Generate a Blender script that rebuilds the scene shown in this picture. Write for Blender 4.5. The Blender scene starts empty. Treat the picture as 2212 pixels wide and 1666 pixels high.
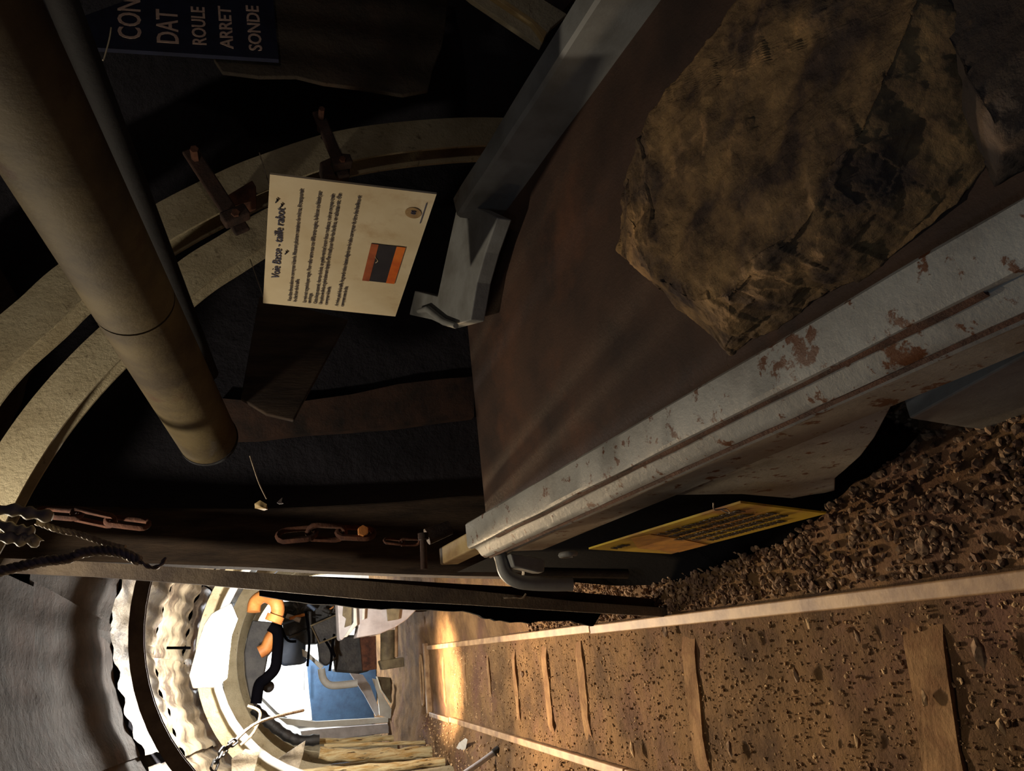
import bpy, bmesh, math, random
import numpy as np
from mathutils import Vector, Matrix, noise
C = bpy.context.scene.collection
SC = bpy.context.scene
rnd = random.Random(7)

# ------------------------------------------------------------------ camera
F, CX, CY, H = 1664.0, 1106.0, 833.0, 1.55          # focal length in pixels, centre, eye height
_v = np.array([597 - CX, -(1439 - CY), -F]); _v /= np.linalg.norm(_v)      # where the gallery runs to
_Z = np.array([_v[2], 0, -_v[0]]); _Z /= np.linalg.norm(_Z)
if _Z[0] > 0: _Z = -_Z
RM = np.array([np.cross(_v, _Z), _v, _Z])
cam = bpy.data.cameras.new('camera'); co = bpy.data.objects.new('camera', cam); C.objects.link(co)
cam.sensor_fit = 'HORIZONTAL'; cam.sensor_width = 36; cam.lens = F * 36 / 2212
cam.clip_start = .02; cam.clip_end = 60
m4 = Matrix([list(RM[i]) + [[0, 0, H][i]] for i in range(3)] + [[0, 0, 0, 1]])
co.matrix_world = m4
SC.camera = co
# ------------------------------------------------------------------ light
SC.view_settings.view_transform = 'Standard'; SC.view_settings.look = 'None'
SC.view_settings.gamma = 1; SC.view_settings.use_curve_mapping = False
SC.view_settings.exposure = 0.0
W = bpy.data.worlds.new('world'); SC.world = W; W.use_nodes = True
W.node_tree.nodes['Background'].inputs[0].default_value = (.30, .32, .75, 1)
W.node_tree.nodes['Background'].inputs[1].default_value = .035
def lamp(kind, loc, power, col, size=.1, aim=None, spot=60, blend=.5):
    l = bpy.data.lights.new('lamp_light', kind); l.energy = power; l.color = col
    if kind in ('POINT', 'SPOT'): l.shadow_soft_size = size
    if kind == 'AREA': l.size = size
    if kind == 'SPOT': l.spot_size = math.radians(spot); l.spot_blend = blend
    o = bpy.data.objects.new('lamp_light', l); C.objects.link(o); o.location = loc
    if aim is not None:
        o.rotation_euler = (Vector(aim) - Vector(loc)).to_track_quat('-Z', 'Y').to_euler()
    return o
LIGHTS = [
    ('POINT', (-.02, 6.35, 1.80), 200, (1, .93, .84), .07),                                 # flood lamp under the roof
    ('POINT', (.30, 12.4, 1.75), 400, (.93, .97, 1), .10),                                  # white lamp added to brighten the far end
    ('SPOT', (-.25, 7.2, 1.75), 1700, (1, .76, .48), .06, (-.24, 7.6, 0), 42, 1.0),         # warm spot on the track
    ('SPOT', (-.45, 6.6, 1.80), 1050, (1, .72, .42), .07, (-.15, 3.6, 0), 66, 1.0),         # warm spot towards the viewer
    ('SPOT', (.04, 2.50, 2.64), 44, (1, .87, .68), .04, (.95, 2.1, 1.2), 165, .6),          # roof lamp above the path
    ('SPOT', (-.5, -.10, 2.2), 8, (.60, .80, 1), .05, (.45, 1.0, .80), 64, 1.0),           # cold lamp behind the viewer
    ('SPOT', (1.35, .35, 1.95), 9, (1, .84, .66), .05, (2.3, 2.5, 1.35), 80, 1.0),            # unseen lamp added to brighten the lettered board
    ('POINT', (-.90, 2.1, 1.55), 2.2, (1, .74, .48), .06),                                   # unseen fill added on the left for notice and near roof
    ('POINT', (-.85, 3.5, 1.55), 2.6, (1, .86, .68), .06),                                    # second unseen fill, added to lift roof sheets and props
]
for a in LIGHTS:
    lamp(a[0], a[1], a[2], a[3], a[4], *(a[5:] if len(a) > 5 else ()))

# ------------------------------------------------------------------ helpers
def ray(x, y): return Vector(RM @ np.array([x - CX, -(y - CY), -F]))
EYE = Vector((0, 0, H))
def at(x, y, Y): r = ray(x, y); return EYE + r * (Y / r.y)
def gp(x, y, z=0): r = ray(x, y); return EYE + r * ((z - H) / r.z)
def px(x, y, X): r = ray(x, y); return EYE + r * (X / r.x)
def tag(o, label=None, cat=None, group=None, kind=None):
    if label: o['label'] = label
    if cat: o['category'] = cat
    if group: o['group'] = group
    if kind: o['kind'] = kind
    return o
def thing(name, loc, label, cat, group=None):
    o = bpy.data.objects.new(name, None); C.objects.link(o); o.location = loc; o.empty_display_size = .05
    return tag(o, label, cat, group)
def obj(name, bm, m, parent=None, smooth=None, bevel=0, label=None):
    bmesh.ops.remove_doubles(bm, verts=bm.verts, dist=1e-6)
    bmesh.ops.recalc_face_normals(bm, faces=bm.faces)
    me = bpy.data.meshes.new(name)
    if parent is not None:
        for v in bm.verts: v.co -= Vector(parent_loc(parent))
    else:
        c = Vector((0, 0, 0)); lo = 1e9
        for v in bm.verts: c += v.co; lo = min(lo, v.co.z)
        c /= max(1, len(bm.verts)); c.z = lo
        for v in bm.verts: v.co -= c
    bm.to_mesh(me); bm.free()
    o = bpy.data.objects.new(name, me); C.objects.link(o)
    if parent is not None: o.parent = parent
    else: o.location = c
    if isinstance(m, (list, tuple)):
        for q in m: me.materials.append(q)
    else: me.materials.append(m)
    if smooth is not None:
        for p in me.polygons: p.use_smooth = True
        if smooth < 179:
            try: me.set_sharp_from_angle(angle=math.radians(smooth))
            except Exception: pass
    if bevel:
        b = o.modifiers.new('bevel', 'BEVEL'); b.width = bevel; b.segments = 2; b.limit_method = 'ANGLE'; b.angle_limit = .6
    if label: o['label'] = label
    return o
def parent_loc(p):
    l = Vector(p.location)
    while p.parent: p = p.parent; l += Vector(p.location)
    return l
def lin(c): return tuple((v / 255 / 12.92 if v / 255 <= .04045 else ((v / 255 + .055) / 1.055) ** 2.4) for v in c)
def mat(name, c1, c2=None, rough=.8, metal=0, scale=8, bump=.3, bscale=40, mix=(.4, .65), c3=None, s3=3, mix3=(.55, .62), s4=None, mix4=(.6, .64), stretch=None, detail=6, dist=.01, wave=None, spec=.5):
    m = bpy.data.materials.new(name); m.use_nodes = True; nt = m.node_tree; N = nt.nodes; L = nt.links
    b = N['Principled BSDF']; b.inputs['Roughness'].default_value = rough; b.inputs['Metallic'].default_value = metal
    b.inputs['Specular IOR Level'].default_value = spec
    tc = N.new('ShaderNodeTexCoord'); mp = N.new('ShaderNodeMapping'); L.new(tc.outputs['Object'], mp.inputs[0])
    if stretch: mp.inputs['Scale'].default_value = stretch
    def nz(s, d=6, ro=.6):
        n = N.new('ShaderNodeTexNoise'); n.inputs['Scale'].default_value = s; n.inputs['Detail'].default_value = d
        n.inputs['Roughness'].default_value = ro; L.new(mp.outputs[0], n.inputs['Vector']); return n
    def ramp(src, lohi, a, bb):
        r = N.new('ShaderNodeValToRGB'); L.new(src, r.inputs[0]); e = r.color_ramp.elements
        e[0].position, e[1].position = lohi; e[0].color = a; e[1].color = bb; return r
    a1 = (*lin(c1), 1)
    if c2 is None: c2 = tuple(int(v * .8) for v in c1)
    r = ramp(nz(scale, detail).outputs[0], mix, a1, (*lin(c2), 1)); out = r.outputs[0]
    if c3:
        k = ramp(nz(s3, 8, .65).outputs[0], mix3, (0, 0, 0, 1), (1, 1, 1, 1))
        if s4:
            k4 = ramp(nz(s4, 9, .7).outputs[0], mix4, (0, 0, 0, 1), (1, 1, 1, 1)); mxx = N.new('ShaderNodeMath'); mxx.operation = 'MAXIMUM'
            L.new(k.outputs[0], mxx.inputs[0]); L.new(k4.outputs[0], mxx.inputs[1]); k = mxx
        mx = N.new('ShaderNodeMix'); mx.data_type = 'RGBA'; L.new(k.outputs[0], mx.inputs[0]); L.new(out, mx.inputs[6])
        mx.inputs[7].default_value = (*lin(c3), 1); out = mx.outputs[2]
    L.new(out, b.inputs['Base Color'])
    if bump:
        bp = N.new('ShaderNodeBump'); bp.inputs['Strength'].default_value = bump; bp.inputs['Distance'].default_value = dist
        h = nz(bscale, 8, .7).outputs[0]
        if wave:
            w = N.new('ShaderNodeTexWave'); w.bands_direction = wave[0]; w.inputs['Scale'].default_value = wave[1]
            w.inputs['Distortion'].default_value = wave[2]; L.new(mp.outputs[0], w.inputs['Vector'])
            ad = N.new('ShaderNodeMath'); ad.operation = 'ADD'; L.new(h, ad.inputs[0]); L.new(w.outputs['Fac'], ad.inputs[1]); h = ad.outputs[0]
        L.new(h, bp.inputs['Height']); L.new(bp.outputs[0], b.inputs['Normal'])
    return m
def emis(name, col, s):
    m = bpy.data.materials.new(name); m.use_nodes = True; b = m.node_tree.nodes['Principled BSDF']
    b.inputs['Base Color'].default_value = (.8, .8, .8, 1)
    b.inputs['Emission Color'].default_value = (*col, 1); b.inputs['Emission Strength'].default_value = s
    return m
def prism(bm, pts, ext):
    ext = Vector(ext); a = [bm.verts.new(Vector(p)) for p in pts]; b = [bm.verts.new(Vector(p) + ext) for p in pts]
    bm.faces.new(a); bm.faces.new(b[::-1]); n = len(a)
    for i in range(n): bm.faces.new((a[i], a[(i + 1) % n], b[(i + 1) % n], b[i]))
    return bm
def slab(pts, Y, t=.03, bm=None):
    bm = bm or bmesh.new(); return prism(bm, [at(x, y, Y) for x, y in pts], (0, t, 0))
def box(bm, o, u, v, w):
    o, u, v, w = map(Vector, (o, u, v, w)); return prism(bm, [o, o + u, o + u + v, o + v], w)
def bx(x0, x1, y0, y1, z0, z1, bm=None):
    bm = bm or bmesh.new(); return box(bm, (x0, y0, z0), (x1 - x0, 0, 0), (0, y1 - y0, 0), (0, 0, z1 - z0))
def frames(pts, closed=False):
    n = len(pts); T = []
    for i in range(n):
        a = pts[i - 1] if (i or closed) else pts[0]; b = pts[(i + 1) % n] if (i < n - 1 or closed) else pts[-1]
        T.append((b - a).normalized())
    u = T[0].orthogonal().normalized(); out = []
    for i in range(n):
        u = (u - T[i] * u.dot(T[i])).normalized(); out.append((u.copy(), T[i].cross(u)))
    return out
def tube(pts, r, n=10, bm=None, closed=False, caps=True):
    bm = bm or bmesh.new(); pts = [Vector(p) for p in pts]; fr = frames(pts, closed); rings = []
    for i, p in enumerate(pts):
        rr = r[i] if isinstance(r, (list, tuple)) else r
        rings.append([bm.verts.new(p + (fr[i][0] * math.cos(2 * math.pi * k / n) + fr[i][1] * math.sin(2 * math.pi * k / n)) * rr) for k in range(n)])
    m = len(rings)
    for i in range(m if closed else m - 1):
        A, B = rings[i], rings[(i + 1) % m]
        off = 0
        if closed and i == m - 1:
            off = min(range(n), key=lambda s: sum((A[k].co - B[(k + s) % n].co).length for k in range(0, n, max(1, n // 4))))
        for k in range(n): bm.faces.new((A[k], A[(k + 1) % n], B[(k + 1 + off) % n], B[(k + off) % n]))
    if caps and not closed:
        bm.faces.new(rings[0][::-1]); bm.faces.new(rings[-1])
    return bm
def spline(pts, k=6):
    pts = [Vector(p) for p in pts]; out = []
    for i in range(len(pts) - 1):
        p0 = pts[max(0, i - 1)]; p1 = pts[i]; p2 = pts[i + 1]; p3 = pts[min(len(pts) - 1, i + 2)]
        for j in range(k):
            t = j / k
            out.append(.5 * ((2 * p1) + (p2 - p0) * t + (2 * p0 - 5 * p1 + 4 * p2 - p3) * t * t + (3 * p1 - p0 - 3 * p2 + p3) * t ** 3))
    out.append(pts[-1]); return out
def sweep(path, prof, sx, sy, bm=None):
    # prof in (radial, along-y); path lies in a plane of constant y
    bm = bm or bmesh.new(); path = [Vector(p) for p in path]; R_ = []
    for i, p in enumerate(path):
        t = (path[min(i + 1, len(path) - 1)] - path[max(0, i - 1)]).normalized()
        rad = Vector((0, 1, 0)).cross(t).normalized() * sx
        R_.append([bm.verts.new(p + rad * a + Vector((0, b * sy, 0))) for a, b in prof])
    n = len(prof)
    for i in range(len(R_) - 1):
        for k in range(n): bm.faces.new((R_[i][k], R_[i][(k + 1) % n], R_[i + 1][(k + 1) % n], R_[i + 1][k]))
    bm.faces.new(R_[0]); bm.faces.new(R_[-1][::-1]); return bm
def rock(pts, sub=3, amp=.01, fr=6, seed=0, bm=None, flat=1):
    b2 = bmesh.new()
    for p in pts: b2.verts.new(p)
    r = bmesh.ops.convex_hull(b2, input=b2.verts)
    bmesh.ops.delete(b2, geom=[g for g in set(r['geom_interior'] + r['geom_unused']) if isinstance(g, bmesh.types.BMVert)], context='VERTS')
    bmesh.ops.triangulate(b2, faces=b2.faces)
    for _ in range(sub): bmesh.ops.subdivide_edges(b2, edges=b2.edges, cuts=1, use_grid_fill=True)
    b2.normal_update()
    for v in b2.verts:
        q = v.co * fr + Vector((seed * 7.1, 3, 1)); k = noise.fractal(q, .8, 2.1, 5) * amp + noise.noise(q * .5) * amp
        k += (noise.cell(q * 1.2) - .5) * amp * .5
        v.co += v.normal * k
    return b2
def link_chain(path, L=.07, w=.022, r=.006, bm=None):
    bm = bm or bmesh.new(); path = [Vector(p) for p in path]
    seg = [0]
    for i in range(1, len(path)): seg.append(seg[-1] + (path[i] - path[i - 1]).length)
    def P(s):
        s = min(max(s, 0), seg[-1] - 1e-5); i = max(j for j in range(len(seg)) if seg[j] <= s); i = min(i, len(path) - 2)
        return path[i].lerp(path[i + 1], (s - seg[i]) / max(1e-6, seg[i + 1] - seg[i]))
    s = 0; k = 0
    while s + L < seg[-1]:
        a, b = P(s), P(s + L); t = (b - a).normalized(); u = t.orthogonal().normalized()
        if k % 2: u = t.cross(u)
        c = (a + b) / 2; pts = []
        for q in range(12):
            th = 2 * math.pi * q / 12; sgn = 1 if math.cos(th) > 0 else -1
            pts.append(c + t * (sgn * (L / 2 - w) + math.cos(th) * w) + u * math.sin(th) * w)
        tube(pts, r, 6, bm, closed=True); s += L - 2.6 * r; k += 1
    return bm
def fill(pts, m, name, parent=None, **k): return obj(name, pts, m, parent, **k)
def text_mesh(body, size, align='LEFT', bold=0):
    cu = bpy.data.curves.new('lettering', 'FONT'); cu.body = body; cu.size = size; cu.align_x = align; cu.extrude = .0006
    cu.offset = bold; cu.resolution_u = 3
    o = bpy.data.objects.new('tmp', cu); C.objects.link(o)
    dg = bpy.context.evaluated_depsgraph_get(); me = bpy.data.meshes.new_from_object(o.evaluated_get(dg))
    bpy.data.objects.remove(o); return me
def quad3(pxs, Y0):
    R4 = [np.array(ray(*p)) for p in pxs]; A = np.array([-R4[1], R4[2], -R4[3]]).T
    l = np.linalg.solve(A, -R4[0]); l = np.r_[1, l]; l = l * Y0 / R4[0][1]
    return [EYE + Vector(R4[i] * l[i]) for i in range(4)]
def board_frame(q):      # q = TL, TR, BR, BL -> origin BL, unit right, unit up, normal, width, height
    u = (q[1] - q[0]); w = u.length; u = u / w; v = (q[0] - q[3]); v = v - u * v.dot(u); h = v.length; v = v / h
    return q[3], u, v, u.cross(v), w, h
def put_text(body, size, x, y, fr, m, parent, align='LEFT', bold=0, sx=1, name='lettering'):
    o0, u, v, n, w, h = fr; me = text_mesh(body, size, align, bold)
    M = Matrix(((u.x * sx, v.x, n.x, 0), (u.y * sx, v.y, n.y, 0), (u.z * sx, v.z, n.z, 0), (0, 0, 0, 1)))
    me.transform(M); o = bpy.data.objects.new(name, me); C.objects.link(o); me.materials.append(m)
    o.parent = parent; o.location = o0 + u * x + v * y + n * .0022 - parent_loc(parent); return o
def rect_on(fr, x, y, w, h, z0=.001, z1=.003, bm=None, sk=0):
    o0, u, v, n, _, _ = fr; bm = bm or bmesh.new()
    return box(bm, o0 + u * x + v * y + n * z0, u * w, v * h + u * sk, n * (z1 - z0))

# ------------------------------------------------------------------ materials
M = {}
M['dirt'] = mat('dirt', (150, 116, 78), (96, 72, 50), rough=.95, scale=3, bump=1, bscale=34, dist=.03, c3=(128, 92, 80), s3=1.3, mix3=(.5, .7), spec=.2)
M['gravel'] = mat('gravel', (160, 132, 104), (104, 80, 66), rough=.9, scale=22, bump=.5, bscale=120, mix=(.4, .6), spec=.25)
M['pebble'] = mat('pebble', (208, 174, 130), (132, 102, 74), rough=.9, scale=14, bump=.5, bscale=90, mix=(.4, .6), spec=.25)
M['wood_sleeper'] = mat('dusty_sleeper', (158, 124, 86), (112, 84, 58), rough=.95, scale=7, bump=.8, bscale=50, c3=(130, 96, 66), s3=9, mix3=(.45, .6), spec=.2)
M['rail'] = mat('dusty_rail', (176, 142, 102), (124, 92, 64), rough=.6, metal=.0, scale=9, bump=.15, bscale=60)
M['paint'] = mat('worn_grey_paint', (176, 174, 166), (150, 146, 138), rough=.45, scale=7, bump=.4, bscale=60, c3=(106, 62, 36), s3=30, mix3=(.59, .63), s4=5, mix4=(.615, .635), dist=.004)
M['paint_clean'] = mat('grey_paint', (150, 150, 146), (126, 124, 118), rough=.55, scale=8, bump=.25, bscale=70, c3=(96, 52, 34), s3=4, mix3=(.64, .72), dist=.004)
M['tube_paint'] = mat('cream_paint', (196, 170, 118), (160, 128, 82), rough=.6, scale=9, bump=.2)
M['belt'] = mat('brown_steel', (84, 60, 46), (58, 42, 34), rough=.75, scale=4, bump=.5, bscale=90, c3=(110, 72, 50), s3=2.2, mix3=(.52, .7), dist=.004)
M['stone'] = mat('ochre_stone', (184, 146, 98), (88, 70, 58), rough=.9, scale=9, bump=1, bscale=32, mix=(.36, .62), c3=(92, 78, 70), s3=5, mix3=(.5, .7), dist=.012, detail=10, spec=.3)
M['coal'] = mat('dark_stone', (92, 74, 60), (50, 46, 48), rough=.85, scale=8, bump=1, bscale=26, dist=.015, c3=(120, 92, 62), s3=6, mix3=(.58, .66))
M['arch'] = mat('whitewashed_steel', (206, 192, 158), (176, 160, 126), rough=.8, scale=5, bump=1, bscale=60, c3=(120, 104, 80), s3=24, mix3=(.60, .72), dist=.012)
M['rust'] = mat('rusty_steel', (104, 64, 44), (60, 34, 26), rough=.85, scale=14, bump=.6, bscale=70)
M['rust_dark'] = mat('dark_rusty_steel', (74, 52, 42), (40, 32, 30), rough=.8, scale=9, bump=.5, bscale=60)
M['pipe'] = mat('grey_brown_pipe', (104, 90, 60), (70, 58, 40), rough=.7, scale=5, bump=.3, bscale=60, c3=(84, 62, 42), s3=6, mix3=(.6, .7))
M['pipe_dark'] = mat('dark_pipe', (34, 31, 31), (24, 23, 24), rough=.8, scale=6, bump=.3)
M['rockwall'] = mat('mine_rock', (44, 42, 50), (28, 27, 36), rough=.95, scale=2, bump=1, bscale=8, dist=.06)
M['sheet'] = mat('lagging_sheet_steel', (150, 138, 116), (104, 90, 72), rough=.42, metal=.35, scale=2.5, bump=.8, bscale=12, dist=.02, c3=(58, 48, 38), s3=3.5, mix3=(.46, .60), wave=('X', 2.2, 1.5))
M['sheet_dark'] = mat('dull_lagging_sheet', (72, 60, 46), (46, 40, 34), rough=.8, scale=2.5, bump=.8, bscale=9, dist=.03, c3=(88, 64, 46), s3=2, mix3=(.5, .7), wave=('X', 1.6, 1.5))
M['wood'] = mat('dark_timber', (84, 68, 54), (52, 42, 36), rough=.9, scale=5, bump=.8, bscale=30, stretch=(4, 4, .7), dist=.01)
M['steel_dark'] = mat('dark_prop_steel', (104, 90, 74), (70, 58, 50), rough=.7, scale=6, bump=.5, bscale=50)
M['rope'] = mat('steel_rope', (196, 180, 156), (128, 112, 92), rough=.5, metal=.3, scale=40, bump=.3)
M['sign'] = mat('sign_board', (236, 218, 180), (222, 200, 158), rough=.6, scale=5, bump=.05, c3=(196, 160, 112), s3=7, mix3=(.6, .8))
M['sign_edge'] = mat('sign_edge', (60, 50, 40), rough=.8)
M['ink_body'] = mat('faded_ink', (116, 104, 96), (96, 88, 86), rough=.7, bump=0)
M['ink'] = mat('blue_grey_ink', (84, 84, 104), (70, 70, 92), rough=.7, bump=0)
M['orange'] = mat('orange_print', (250, 136, 36), (216, 96, 20), rough=.6, scale=14, bump=0)
M['orange_dark'] = mat('red_brown_print', (190, 96, 48), (140, 64, 34), rough=.6, scale=14, bump=0)
M['print_dark'] = mat('dark_print', (40, 34, 40), (28, 24, 32), rough=.6, scale=30, bump=0)
M['emblem'] = mat('tan_print', (186, 150, 96), (150, 116, 72), rough=.7, scale=30, bump=0)
M['navy'] = mat('navy_board', (34, 38, 62), (26, 28, 46), rough=.6, scale=9, bump=.1)
M['letter'] = mat('pink_white_letters', (226, 196, 176), (200, 168, 150), rough=.7, scale=40, bump=0)
M['yellow'] = mat('yellow_sign', (232, 196, 40), (196, 152, 36), rough=.5, scale=4, bump=.1, c3=(176, 112, 52), s3=4, mix3=(.48, .62))
M['ochre'] = mat('faded_yellow_patch', (236, 170, 60), (196, 130, 48), rough=.5, scale=20, bump=.1)
M['black_ink'] = mat('brown_black_ink', (52, 38, 24), rough=.7, bump=0)
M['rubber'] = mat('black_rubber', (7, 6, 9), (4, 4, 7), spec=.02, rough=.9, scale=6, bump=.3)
M['machine'] = mat('oily_machine_steel', (62, 60, 58), (34, 34, 36), rough=.45, metal=.3, scale=9, bump=.6, bscale=40)
M['olive'] = mat('dusty_olive_steel', (128, 116, 88), (88, 76, 58), rough=.7, scale=9, bump=.5)
M['blue'] = mat('blue_wall_cloth', (46, 72, 98), (34, 56, 80), rough=.8, scale=7, bump=.6, bscale=20)
M['blue_housing'] = mat('blue_grey_housing', (104, 122, 150), (80, 96, 122), rough=.5, scale=5, bump=.2)
M['white'] = mat('white_paint', (226, 226, 220), (206, 202, 192), rough=.6, scale=6, bump=.3)
M['bucket'] = mat('grey_tray_steel', (196, 190, 190), (168, 160, 160), rough=.5, scale=6, bump=.3)
M['orange_pipe'] = mat('orange_hose', (212, 140, 72), (176, 106, 54), rough=.55, scale=8, bump=.3)
M['log'] = mat('split_timber', (242, 226, 176), (196, 152, 80), rough=.85, scale=8, bump=1, bscale=30, stretch=(5, 5, .6), dist=.02, c3=(70, 48, 28), s3=9, mix3=(.58, .64))
M['plastic'] = mat('white_cable', (206, 196, 168), (178, 160, 120), rough=.6, scale=20, bump=.1)
M['lampglass'] = emis('lit_lamp_glass', (1, .96, .88), 22)

# ------------------------------------------------------------------ gallery outline
RINGS = [(-.6, .55, 1.95, 1.1, 2.62), (1.5, .55, 1.95, 1.1, 2.62), (2.9, .55, 1.95, 1.1, 2.60), (4.1, .45, 1.6, 1.05, 2.48), (5.2, .3, 1.32, 1.0, 2.34),
         (6.3, .2, 1.22, .95, 2.24), (7.4, .14, 1.20, .9, 2.14), (9.0, .10, 1.20, .9, 2.02), (10.6, .08, 1.2, .9, 2.0), (13.6, .08, 1.25, .9, 2.0)]
def ring_par(Y):
    for a, b in zip(RINGS, RINGS[1:]):
        if Y <= b[0]:
            t = (Y - a[0]) / (b[0] - a[0]); return [a[i] + (b[i] - a[i]) * t for i in range(1, 5)]
    return list(RINGS[-1][1:])
def ring_pt(Y, s, out=0):     # s 0..1 : left foot -> crown -> right foot
    xc, w, zs, zt = ring_par(Y); w += out; zt += out
    if s < .2: return Vector((xc - w, Y, zs * s / .2))
    if s > .8: return Vector((xc + w, Y, zs * (1 - s) / .2))
    th = math.pi * (s - .2) / .6; return Vector((xc - w * math.cos(th), Y, zs + (zt - zs) * math.sin(th)))
def shell(name, s0, s1, kind='structure', out=.30, m=None):
    bm = bmesh.new(); ny, ns = 150, max(6, int(60 * (s1 - s0))); g = []
    for i in range(ny + 1):
        Y = -.6 + 14.2 * i / ny; row = []
        for k in range(ns + 1):
            s = s0 + (s1 - s0) * k / ns; p = ring_pt(Y, s, out)
            d = noise.fractal(p * 2.2, .9, 2, 4) * .07; c0 = Vector((.3, Y, 1)); p += (p - c0).normalized() * d
            row.append(bm.verts.new(p))
        g.append(row)
    for i in range(ny):
        for k in range(ns): bm.faces.new((g[i][k], g[i + 1][k], g[i + 1][k + 1], g[i][k + 1]))
    bmesh.ops.solidify(bm, geom=bm.faces[:], thickness=.05)
    return tag(obj(name, bm, m or M['rockwall'], smooth=180), kind=kind)
shell('wall_left', 0, .30); shell('ceiling', .30, .70); shell('wall_right', .70, 1)
tag(obj('wall_light_block', slab([(-420, 1118), (700, 1112), (1100, 1086), (1180, 1086), (1180, -330), (-420, -330)], 3.56, .10), M['rockwall']), kind='structure')  # added rock slab, keeps the far lamps' light off the right side
tag(obj('wall_back', bx(-2.4, 3.4, 13.5, 13.6, -.1, 3.0), M['white']), kind='structure')

# floor : trodden dirt with the bank beyond the end of the track
def floor_z(x, y):
    p = Vector((x, y, 0)); z = noise.fractal(p * 3.1, .9, 2, 5) * .010 + noise.fractal(p * 14, .9, 2, 4) * .006 + noise.noise(p * 40) * .003
    if x > .04: z += min(.05, (x - .04) * .25) * (1 if y < 6 else .3) + abs(noise.noise(p * 22)) * .008
    if y > 8.75: z += .05 * (1 - math.exp(-(y - 8.75) * 2)) + noise.noise(p * 5) * .02
    if x < -.62: z += min(.06, (-.62 - x) * .3) + abs(noise.noise(p * 12)) * .02
    return z - .012
bm = bmesh.new(); X0, X1, Y0, Y1 = -1.9, 2.9, .35, 13.6; nx, ny = 170, 430; G = []
for j in range(ny + 1):
    y = Y0 + (Y1 - Y0) * (j / ny) ** 1.35; G.append([bm.verts.new((X0 + (X1 - X0) * i / nx, y, floor_z(X0 + (X1 - X0) * i / nx, y))) for i in range(nx + 1)])
for j in range(ny):
    for i in range(nx): bm.faces.new((G[j][i], G[j][i + 1], G[j + 1][i + 1], G[j + 1][i]))
bm.verts.ensure_lookup_table()
fl = obj('floor', bm, M['dirt'], smooth=180); tag(fl, kind='structure')

# ------------------------------------------------------------------ track
def rail(x, y0, y1, label, dx=0, h=0):
    r = thing('rail', (x, y0, 0), label, 'rail', 'rails of the narrow track')
    t = .022; b = bmesh.new(); prof = [(-t, -.012), (-t, .012), (-t + .004, .016), (t - .004, .016), (t, .012), (t, -.012), (.007, -.02), (.007, -.07), (-.007, -.07), (-.007, -.02)]
    prism(b, [(x + a, y0, z + .012 + h) for a, z in prof], (dx, y1 - y0, 0)); obj('rail_head', b, M['rail'], r, bevel=.002)
    obj('rail_foot', prism(bmesh.new(), [(x - .045, y0, -.07), (x + .045, y0, -.07), (x + .045, y0, -.055), (x - .045, y0, -.055)], (dx, y1 - y0, 0)), M['rail'], r)
    return r
rail(.020, .3, 3.83, 'near length of the dusty right rail, running beside the gravel')
rail(.027, 3.85, 8.55, 'far length of the right rail, brightly lit beyond the joint', h=-.003)
rail(-.622, .3, 3.62, 'near length of the left rail, at the bottom edge of the photo')
rail(-.622, 3.64, 7.6, 'middle length of the left rail crossing the lit floor')
rail(-.630, 7.63, 8.6, 'short far end of the left rail by the timber posts', h=.004)
for Y, w, lab in [(1.73, .065, 'wide dusty wooden sleeper nearest the viewer, with a dark hollow in front'), (2.95, .05, 'worn wooden sleeper second from the viewer, half sunk in dirt'),
               (4.12, .045, 'third wooden sleeper from the viewer, next to the rail joint'), (4.72, .045, 'pale straight sleeper just beyond the rail joint'),
               (5.4, .04, 'faint buried sleeper, second beyond the rail joint'), (6.12, .04, 'nearly buried sleeper in front of the bright patch of floor'),
               (6.95, .04, 'buried sleeper at the near edge of the bright floor patch'), (7.9, .04, 'last faint sleeper before the track ends')]:
    b = bmesh.new()
    box(b, (-.56, Y - w, -.08), (.53, -.0 - .06 * (Y < 3.5), 0), (0, 2 * w, 0), (0, 0, .078 if Y < 5.2 else .075))
    bmesh.ops.subdivide_edges(b, edges=b.edges, cuts=6, use_grid_fill=True)
    for v in b.verts: v.co.z += noise.noise(v.co * 9) * .010 - .018 * abs((v.co.x + .29) / .27) ** 8; v.co.y += noise.noise(v.co * 7 + Vector((3, 0, 0))) * .008
    tag(obj('sleeper', b, M['wood_sleeper']), lab, 'sleeper', 'sleepers between the rails')
tr = thing('turnout_plate', (-.25, 8.85, 0), 'dusty steel cross bar with a long oval slot where the track ends', 'track plate')
obj('cross_bar', bx(-.63, .08, 8.66, 8.74, -.03, .035), M['rail'], tr, bevel=.01)
b = bmesh.new(); tube([Vector((-.3 + .26 * math.cos(a), 8.98 + .09 * math.sin(a), .02)) for a in [i * math.pi / 12 for i in range(24)]], .014, 8, b, closed=True); obj('oval_slot', b, M['rail'], tr, smooth=60)

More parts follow.
